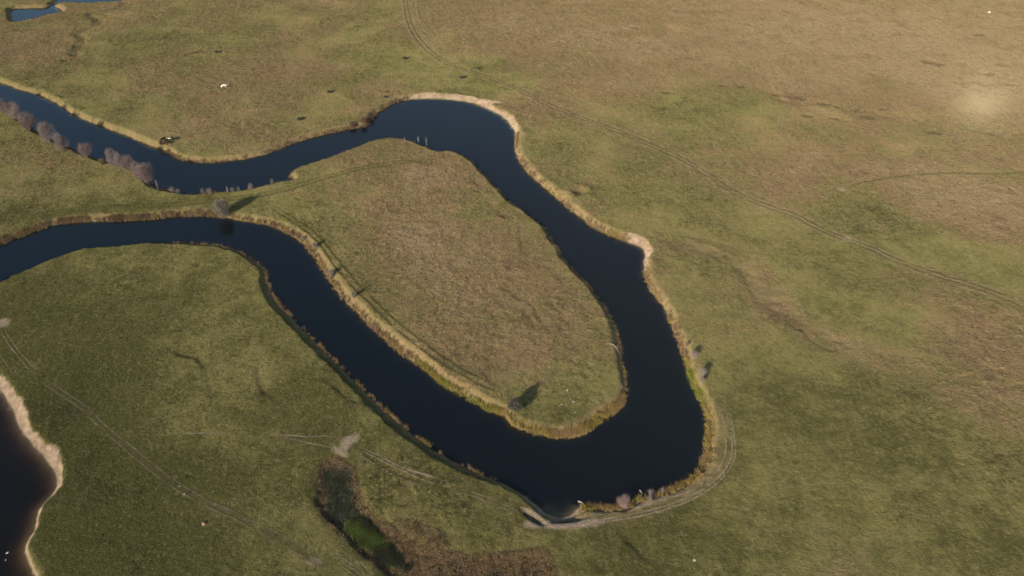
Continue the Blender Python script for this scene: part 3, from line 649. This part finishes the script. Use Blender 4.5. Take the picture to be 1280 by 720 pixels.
# ------------------------------------------------------------------ bare trees and shrubs
def wood_mat(name, c1, c2): return flat_material(name, c1, c2, 3.0, 1.0)
M_bark = wood_mat('bark_grey', (0.16, 0.13, 0.11), (0.25, 0.21, 0.18))
M_birch = wood_mat('bark_white', (0.34, 0.32, 0.30), (0.50, 0.48, 0.45))
M_lilac = wood_mat('twigs_lilac', (0.25, 0.20, 0.19), (0.35, 0.285, 0.27))
M_pink = wood_mat('twigs_pink', (0.25, 0.175, 0.165), (0.34, 0.25, 0.23))
M_greyt = wood_mat('twigs_grey', (0.16, 0.145, 0.118), (0.26, 0.235, 0.19))
M_redt = wood_mat('twigs_red_brown', (0.13, 0.07, 0.05), (0.22, 0.13, 0.10))
M_dark = wood_mat('twigs_dark', (0.055, 0.055, 0.045), (0.12, 0.11, 0.10))
def tube(pts, rad, sides=5):
    pts = np.asarray(pts, float); n = len(pts); T = np.gradient(pts, axis=0); T /= np.linalg.norm(T, axis=1)[:, None] + 1e-9
    a = np.cross(T, [[.2, .95, .1]]); a /= np.linalg.norm(a, axis=1)[:, None] + 1e-9; b = np.cross(T, a)
    V = np.zeros((n, sides, 3))
    for k in range(sides):
        t = 2 * math.pi * k / sides; V[:, k] = pts + (a * math.cos(t) + b * math.sin(t)) * np.asarray(rad)[:, None]
    ii = np.arange(n * sides).reshape(n, sides); nx = np.roll(ii, -1, 1)
    F = np.stack([ii[:-1], nx[:-1], nx[1:], ii[1:]], -1).reshape(-1, 4)
    return V.reshape(-1, 3), F
def join(parts):
    Vs, Fs, b = [], [], 0
    for V, F in parts: Vs.append(V); Fs.append(F + b); b += len(V)
    return np.vstack(Vs), np.vstack(Fs)
def make_tree(kind, h, r, stems, ntw, bark, twig, seed, base_h=.12, lean=(0, 0), tw_w=.035, tw_l=.7, trunk_r=.09):
    """leafless tree: tapered stems and limbs (trunk) under a cloud of fine twigs (crown)"""
    g_ = np.random.default_rng(seed)
    root = bpy.data.objects.new(kind, None); COL.objects.link(root)
    parts = []; nodes = []
    for s in range(stems):
        a = 2 * math.pi * s / stems + g_.random(); sp = r * .55 * (stems > 1) * (.5 + g_.random() * .6)
        tip = np.array([math.cos(a) * sp + lean[0], math.sin(a) * sp + lean[1], h * (.7 + .2 * g_.random())])
        n = 7; t = np.linspace(0, 1, n)[:, None]
        bend = np.array([[math.cos(a), math.sin(a), 0]]) * np.sin(t * math.pi) * r * .12 + np.cumsum(g_.normal(0, .03 * h * .3, (n, 3)), 0) * t
        P = t ** np.array([[1.2, 1.2, .9]]) * tip[None] + bend; P[0] = (math.cos(a) * .08 * (stems > 1), math.sin(a) * .08 * (stems > 1), -.15)
        parts.append(tube(P, trunk_r * (1 - .8 * t[:, 0]) + .012)); nodes += [P[i] for i in range(2, n)]
    nodes = np.array(nodes)
    nl = max(6, int(10 + ntw / 70)); limbs = []
    for i in range(nl):
        u = g_.normal(size=3); u[2] = abs(u[2]) * .8 - .15; u /= np.linalg.norm(u)
        zc = h * (.5 + base_h * .5); q = np.array([lean[0] * .6 + u[0] * r * .8, lean[1] * .6 + u[1] * r * .8, zc + u[2] * (h - zc) * .85])
        cand = nodes[nodes[:, 2] < q[2] + .1]
        if len(cand) == 0: cand = nodes
        p = cand[np.argmin(np.linalg.norm(cand - q, axis=1) + g_.random(len(cand)) * r * .5)]
        t = np.linspace(0, 1, 5)[:, None]; Pl = p + (q - p) * t + np.array([[0, 0, 1]]) * np.sin(t * math.pi) * .12 * r + g_.normal(0, .04 * r, (5, 3)) * t
        parts.append(tube(Pl, .035 * (1 - .75 * t[:, 0]) * (trunk_r / .09) + .006, 4)); limbs += [Pl[j] for j in (1, 2, 3, 4)]
    V, F = join(parts); mesh_np('trunk', V, F, bark, root, smooth=True)
    # twigs: gathered in sprays along the limbs, filling an uneven crown
    limbs = np.array(limbs); lump = g_.normal(0, 1, (7, 3))
    dirs = g_.normal(size=(ntw, 3)); dirs /= np.linalg.norm(dirs, axis=1)[:, None]
    lumpf = 1 + .34 * np.sin(dirs @ lump[0] * 2.2) + .13 * np.sin(dirs @ lump[1] * 3.7 + 1)
    rad = g_.random(ntw) ** .45 * lumpf; zc = h * .48
    C = np.column_stack([lean[0] * (.5) + dirs[:, 0] * rad * r, lean[1] * .5 + dirs[:, 1] * rad * r, zc + dirs[:, 2] * rad * np.where(dirs[:, 2] > 0, h - zc, zc * .98)])
    C[:, 2] = np.maximum(C[:, 2], .08)
    j = g_.integers(0, len(limbs), ntw); C = C * .78 + (limbs[j] + g_.normal(0, .14 * r, (ntw, 3))) * .22
    dv = C - np.array([[0, 0, h * .05]]); dv /= np.linalg.norm(dv, axis=1)[:, None] + 1e-9
    dv = dv + g_.normal(0, .38, (ntw, 3)) + np.array([[0, 0, .25]])
    V, F, T = blades(C - dv / np.linalg.norm(dv, axis=1)[:, None] * tw_l * .5, dv, tw_l * (.5 + g_.random(ntw)), tw_w * (.6 + .8 * g_.random(ntw)), np.zeros(ntw))
    V[:, 2] = np.maximum(V[:, 2], .0)
    mesh_np('crown', V, F, twig, root)
    return root
def kids(o): return [c for c in bpy.data.objects if c.parent == o]
def dup(root):
    r_ = root.copy(); COL.objects.link(r_)
    for ch in kids(root):
        c = ch.copy(); COL.objects.link(c); c.parent = r_
    return r_
used = set()
def place(proto, px, py, s, label, cat, group=None, sz=None, rot=None, z=None):
    o = proto if proto.name not in used else dup(proto)
    used.add(o.name)
    zz = LAND if z is None else z
    p = at(px, py, zz); h_ = float(height(p[:1], p[1:])[0])
    p = at(px, py, max(h_, 0)); h_ = float(height(p[:1], p[1:])[0])
    o.location = (p[0], p[1], max(h_, -.05)); o.scale = (s, s, sz or s); o.rotation_euler = (0, 0, rng.random() * 6.28 if rot is None else rot)
    return tag(o, label, cat, group)
round_a = make_tree('round_shrub', 5.0, 2.5, 6, 2100, M_bark, M_lilac, 21, tw_w=.045)
round_b = make_tree('round_shrub', 5.0, 2.2, 5, 1900, M_bark, M_lilac, 22, tw_w=.045)
round_c = make_tree('round_shrub', 4.6, 2.4, 7, 2000, M_bark, M_pink, 23, tw_w=.045)
gA = 'bare willow shrubs along the north bank'
rowl = [(round_a,-6,134,.9,'lilac bare shrub cut by the left picture edge, first in the bank row'),
 (round_b,5,141,.95,'lilac bare shrub at the left edge, second in the row by the upper channel'),
 (round_c,15,146,1.0,'pinkish bare shrub in the crowded left part of the bank row'),
 (round_a,25,153,1.05,'lilac bare shrub touching the tall rounded one at the end of the crowded part'),
 (round_c,38,163,1.25,'tall pinkish rounded shrub closing the crowded left part of the bank row'),
 (round_b,62,178,1.3,'largest solitary rounded lilac shrub standing apart over the blue channel'),
 (round_a,80,189,1.0,'grey lilac shrub right after the large solitary rounded one'),
 (round_c,109,198,1.0,'grey topped pinkish shrub left of the small straw coloured bush'),
 (round_b,143,208,.9,'slim upright lilac shrub at the left end of the dense purple clump'),
 (round_a,153,211,.85,'lilac shrub second from the left in the dense purple clump'),
 (round_c,163,213,.95,'pinkish shrub in the middle of the dense purple clump'),
 (round_b,173,219,.85,'lilac shrub just left of the tallest in the dense purple clump'),
 (round_c,184,229,1.25,'tallest purple pink shrub at the right end of the dense clump')]
for (pr, x, y, s, lb) in rowl: place(pr, x, y, s, lb, 'shrub', gA, z=.6, sz=s * (1.5 if 'slim' in lb else 1.25))
willow = make_tree('bare_willow', 5.6, 2.3, 6, 3300, M_bark, M_greyt, 31, lean=(-.7, -1.2), tw_w=.04, trunk_r=.14)
place(willow, 284, 270.5, 1.15, 'big grey leafless willow leaning over the left channel with a long shadow', 'tree', rot=0, z=.8)
bushd = make_tree('bare_bush', 2.9, 1.35, 7, 3400, M_bark, M_dark, 32, tw_w=.05, tw_l=.6)
place(bushd, 643.5, 513, 1.2, 'dark bush casting a black shadow near the peninsula tip', 'bush', rot=.5)
pinkb = make_tree('bare_bush', 3.4, 1.15, 6, 2400, M_bark, M_pink, 33, tw_w=.03)
place(pinkb, 778, 634.5, 1.0, 'round pink bare bush on the bottom bank of the outer bend', 'bush', z=.4)
thin_a = make_tree('bare_bush', 2.0, .8, 4, 420, M_bark, M_lilac, 34, tw_w=.028, trunk_r=.04)
thin_b = make_tree('bare_bush', 2.2, .7, 3, 360, M_bark, M_greyt, 35, tw_w=.028, trunk_r=.04)
gB = 'thin bare bushes on the left bank of the peninsula'
for (pr, x, y, s, lb) in [(thin_a,380,301,.8,'small lilac bush at the river edge, topmost on the left bank of the peninsula'),
  (thin_a,394,311,1.05,'lilac bush with a straight shadow, second down the left bank of the peninsula'),
  (thin_b,388,316,.6,'tiny grey bush overhanging the water below the lilac one'),
  (thin_a,415,347,1.3,'tallest lilac grey bush on the left bank, its shadow reaching the wheel ruts'),
  (thin_b,442,372,1.1,'grey bush lowest down the left bank, beside dark green wheel ruts')]:
    place(pr, x, y, s, lb, 'bush', gB, z=.9)
gC = 'thin bare bushes on the right outer bank'
for (pr, x, y, s, lb) in [(thin_a,866,447,1.15,'pale pinkish bush on the right outer bank, above the one with the darkest shadow'),
  (thin_a,877,470,1.15,'pinkish bush on the right outer bank with a dark slanting shadow'),
  (thin_b,877,478,.85,'small grey pink bush just below the one with the slanting shadow'),
  (thin_b,858,434,.7,'smallest greyish bush highest on the right outer bank')]:
    place(pr, x, y, s, lb, 'bush', gC, z=1.0)
gD = 'small bare bushes on the bottom bank'
for (pr, x, y, s, lb) in [(thin_a,814,620,.9,'small lilac bush right of the pale driftwood at the bottom bend'),
  (thin_a,828,616,.7,'grey lilac bush farthest right among the golden reeds of the bottom bend'),
  (thin_b,812,626,.7,'little grey bush in front of the golden reeds beside the track')]:
    place(pr, x, y, s, lb, 'bush', gD, z=.6)
gE = 'small bare bushes along the neck of the peninsula'
for (pr, x, y, s, lb) in [(thin_a,216,240,1.1,'greyish bush right of the leaning white sapling'),(thin_a,223,241,.9,'low bush directly right of another near the white sapling'),
  (thin_b,255,243.5,1.1,'thin grey bush, left one of a pair on the neck bank'),(thin_a,263,243,1.15,'lilac bush, right one of a pair on the neck bank'),
  (thin_a,291,240,.9,'small lilac bush just right of the slim upright sapling'),(thin_b,299,239,.8,'grey wisp of a bush between two lilac ones on the neck'),
  (thin_a,314,237,1.1,'lilac bush nearest the big willow shadow tip'),(thin_b,341,231,1.0,'lone twiggy bush where the neck widens into the peninsula')]:
    place(pr, x, y, s, lb, 'bush', gE, z=.9)
redb = make_tree('bare_bush', 2.0, 1.2, 6, 900, M_bark, M_redt, 36, tw_w=.04, trunk_r=.04)
gF = 'red brown bushes on the north bank'
for (x, y, s, lb) in [(469,145,.7,'small reddish bush overhanging the far bank of the upper channel'),(464,151,1.0,'red brown bush on the kink of the far bank'),
   (455,157,1.1,'brown bush left of the kink of the far bank'),(441,160,1.1,'brown bush farthest left before the kink of the far bank'),
   (203,182,.8,'reddish bush below the cattle at the water edge')]:
    place(redb, x, y, s, lb, 'bush', gF, z=1.0)
straw = make_tree('straw_bush', 1.8, 1.0, 5, 900, M_bark, tint_material('straw_twigs', [(0, (.34, .25, .13)), (1, (.38, .28, .15))]), 37, tw_w=.05, trunk_r=.03)
place(straw, 128, 205.5, 1.1, 'small straw coloured bush in a gap of the bank row', 'bush', z=.7)
sap = make_tree('white_sapling', 4.2, .5, 1, 160, M_birch, M_greyt, 38, tw_w=.018, trunk_r=.028, tw_l=.5)
sap2 = make_tree('white_sapling', 3.4, .45, 1, 120, M_birch, M_birch, 39, tw_w=.018, trunk_r=.025, tw_l=.5)
gG = 'white stemmed saplings'
for (pr, x, y, s, lb) in [(sap,198,238,1.0,'slender leaning white sapling on the inner bank right of the purple clump'),(sap2,285,241,.8,'short upright white sapling on the neck bank left of two lilac bushes'),
   (sap2,523,178.5,.95,'faint white sapling, left of two standing by the north tip water'),(sap,533.5,182,.95,'taller white sapling, right of two by the north tip water'),(sap2,506,176,.5,'very short white sapling on the north tip of the peninsula')]:
    place(pr, x, y, s, lb, 'sapling', gG, z=1.0)
low = make_tree('low_shrub', .9, .9, 7, 700, M_bark, M_dark, 40, tw_w=.06, trunk_r=.03, tw_l=.45)
gH = 'low dark shrubs on the north meadow'
for (x, y, s, lb) in [(506,74,1.1,'low dark shrub on the green patch left of the top field track'),(578,98,1.1,'low dark shrub between the field track and the sandy beach'),
   (598,86,.7,'faint small shrub right beside the field track'),(412,116,1.0,'low dark shrub alone in the dry grass north of the channel'),
   (482,122,.8,'small dark shrub just above the far bank'),(375,150,1.1,'dark spreading shrub in the dry grass above the upper channel'),
   (271,66,1.0,'dark shrub at the right end of the dark scarp in the far meadow')]:
    place(low, x, y, s, lb, 'shrub', gH, rot=.3)

# ------------------------------------------------------------------ cattle
def make_cow(mat):
    root = bpy.data.objects.new('cow', None); COL.objects.link(root)
    J = [((0, 0, 1.02), (.30, .34)), ((.45, 0, 1.05), (.30, .35)), ((.85, 0, 1.12), (.24, .30)), ((1.15, 0, 1.0), (.15, .18)), ((1.38, 0, .78), (.13, .15)), ((1.62, 0, .62), (.09, .10)),
         ((-.5, 0, 1.05), (.29, .33)), ((-.85, 0, 1.1), (.22, .26)), ((-.98, 0, .95), (.05, .05)), ((-1.0, 0, .45), (.03, .03))]
    E = [(0, 1), (1, 2), (2, 3), (3, 4), (4, 5), (0, 6), (6, 7), (7, 8), (8, 9)]
    for (bx, par_) in ((.72, 2), (-.72, 7)):
        for sy in (-1, 1):
            k = len(J); dx = .04 if bx > 0 else -.08
            J += [((bx, sy * .2, .75), (.13, .14)), ((bx + dx * (-1 if bx > 0 else 1), sy * .21, .42), (.07, .07)), ((bx, sy * .21, .06), (.06, .06))]
            E += [(par_, k), (k, k + 1), (k + 1, k + 2)]
    me = bpy.data.meshes.new('body'); me.from_pydata([j[0] for j in J], E, []); me.update()
    o = bpy.data.objects.new('body', me); COL.objects.link(o); o.parent = root
    md = o.modifiers.new('skin', 'SKIN'); 
    for i, j in enumerate(J): me.skin_vertices[0].data[i].radius = j[1]
    me.skin_vertices[0].data[0].use_root = True
    o.modifiers.new('sub', 'SUBSURF').levels = 1; me.materials.append(mat)
    for sy in (-1, 1):
        V, F = tube([(1.32, sy * .08, .92), (1.30, sy * .2, 1.0), (1.36, sy * .24, 1.12)], [.03, .022, .006]); mesh_np('horn', V, F, M_birch, root, smooth=True)
        V, F = tube([(1.30, sy * .1, .88), (1.26, sy * .2, .88), (1.25, sy * .29, .84)], [.03, .05, .01]); mesh_np('ear', V, F, mat, root, smooth=True)
    return root
M_white_hide = flat_material('white_hide', (.72, .68, .60), (.82, .79, .72), 1.5)
M_black_hide = flat_material('black_hide', (.012, .010, .009), (.03, .024, .02), 1.5)
M_brown_hide = flat_material('brown_hide', (.075, .035, .022), (.12, .06, .035), 1.5)
def pied():
    g = G('pied_hide'); c = g.mix(g.noise(1.1, 2, .5, off=3, lo=.56, hi=.60), (.02, .016, .013), (.75, .72, .66)); return g.out(g.diffuse(c, .7))
cw = make_cow(M_white_hide); place(cw, 280, 110, 1.0, 'single white cow grazing alone in the far meadow', 'cow', 'grazing cattle', rot=.5)
cw2 = dup(cw); place(cw2, 1236, 16.5, .55, 'tiny white cow at the far right top of the plain', 'cow', 'grazing cattle', rot=.1)
cb = make_cow(M_black_hide); place(cb, 204.5, 177, 1.0, 'black cow at the left of the herd by the water', 'cow', 'grazing cattle', rot=.9)
cp2 = make_cow(pied()); place(cp2, 210.5, 177, 1.0, 'black and white cow in the middle of the herd by the water', 'cow', 'grazing cattle', rot=.2)
cb2 = dup(cb); place(cb2, 216.5, 175.5, .8, 'small black cow at the right of the herd, set apart', 'cow', 'grazing cattle', rot=2.3)
cbr = make_cow(M_brown_hide); place(cbr, 206.5, 181, .85, 'brown cow nearest the water below the herd', 'cow', 'grazing cattle', rot=-.4)

# ------------------------------------------------------------------ driftwood, stones, birds
M_drift = flat_material('driftwood', (.30, .25, .20), (.44, .38, .32), 4.0)
def log(a, b, rad, label, sag=.15, z0=None):
    pa, pb = at(*a, LAND if z0 is None else z0), at(*b, LAND if z0 is None else z0)
    n = 9; t = np.linspace(0, 1, n); P = pa + (pb - pa) * t[:, None]
    nrm = np.array([-(pb - pa)[1], (pb - pa)[0]]); P = P + nrm * (np.sin(t * math.pi) * sag)[:, None]
    z = (height(P[:, 0], P[:, 1]) if z0 is None else np.full(n, z0)) + rad * .6
    c = P[0]; Pz = np.column_stack([P - c, z - z[0]])
    root = bpy.data.objects.new('driftwood', None); COL.objects.link(root); root.location = (c[0], c[1], z[0])
    V, F = tube(Pz, rad * (1 - .5 * t), 7); mesh_np('trunk', V, F, M_drift, root, smooth=True)
    m = Pz[5]
    if np.linalg.norm(pb - pa) < 1.6: return tag(root, label, 'driftwood', 'bleached driftwood')
    V, F = tube([m, m + np.array([.25, .35, .22]), m + np.array([.35, .8, .3])], [rad * .45, rad * .3, .02], 5); mesh_np('branch', V, F, M_drift, root, smooth=True)
    return tag(root, label, 'driftwood', 'bleached driftwood')
log((762, 430), (774, 438), .11, 'bleached log sloping down the right side of the peninsula to the water')
log((722.5, 627), (729, 630), .18, 'white driftwood floating left of the pink bush', .1, .05)
log((799.5, 613), (802.5, 618.5), .16, 'white driftwood sticking out from golden reeds right of the pink bush', .1, .1)
def stone(px, py, s, label, group=None, mat=M_drift):
    import bmesh
    bm = bmesh.new(); bmesh.ops.create_icosphere(bm, subdivisions=2, radius=1)
    g_ = np.random.default_rng(int(px * 7 + py))
    k = g_.normal(0, 1, (3, 3))
    for v in bm.verts:
        c = np.array(v.co); f = 1 + .16 * math.sin(c @ k[0] * 2) + .12 * math.sin(c @ k[1] * 3.1); v.co = Vector(c * f * np.array([1, .8, .6]))
    me = bpy.data.meshes.new('stone'); bm.to_mesh(me); bm.free(); me.materials.append(mat)
    o = bpy.data.objects.new('stone', me); COL.objects.link(o)
    p = at(px, py, LAND); o.location = (p[0], p[1], float(height(p[:1], p[1:])[0]) + s * .25); o.scale = (s, s, s); o.rotation_euler = (0, 0, g_.random() * 6)
    return tag(o, label, 'stone', group)
M_st = flat_material('pale_stone', (.28, .26, .22), (.40, .37, .32), 4.0)
stone(868, 700, .32, 'single pale round stone on the grass below the outer bend', mat=M_st)
for (x, y, s, lb) in [(709,487,.22,'topmost pale stone right of the black shadowed bush'),(702,491,.14,'smallest left pale stone near the black shadowed bush'),(717,502,.22,'pale stone farthest right of the scatter by the bush'),
   (702,505,.22,'pale stone in the grass straight right of the bush base'),(713,499,.13,'tiny pale stone between two larger right ones'),(719,515,.16,'lowest pale stone of the scatter above the golden reeds')]:
    stone(x, y, s, lb, 'pale stones on the peninsula tip', M_st)
stone(231, 618.5, .2, 'pale stone in the lower wheel rut of the left field', 'pale stones by the left track', M_st)
stone(225, 608.5, .17, 'pale stone beside the upper rut of the left field', 'pale stones by the left track', M_st)
stone(255, 656, .38, 'sandy coloured boulder below the track in the left field', None, flat_material('sandy_stone', (.30, .20, .11), (.42, .30, .18), 3.0))
def bird(px, py, s, label, rot):
    root = bpy.data.objects.new('water_bird', None); COL.objects.link(root); p = at(px, py, 0); root.location = (p[0], p[1], 0); root.scale = (s, s, s); root.rotation_euler = (0, 0, rot)
    V, F = tube([(-.42, 0, .2), (-.3, 0, .14), (0, 0, .12), (.25, 0, .12), (.36, 0, .2), (.42, 0, .4), (.46, 0, .55), (.54, 0, .56), (.62, 0, .53)], [.02, .12, .2, .16, .07, .045, .06, .045, .012], 9)
    mesh_np('body', V, F, M_white_hide, root, smooth=True)
    V, F = tube([(.60, 0, .535), (.70, 0, .51)], [.022, .006], 5); mesh_np('beak', V, F, flat_material('beak', (.5, .22, .03), (.55, .25, .04)), root)
    return tag(root, label, 'bird', 'white birds on the pond')
bird(9, 691.5, .5, 'white water bird floating on the dark pond, the upper one', .4)
bird(7, 700.5, .32, 'smaller white water bird below the other on the dark pond', 1.4)
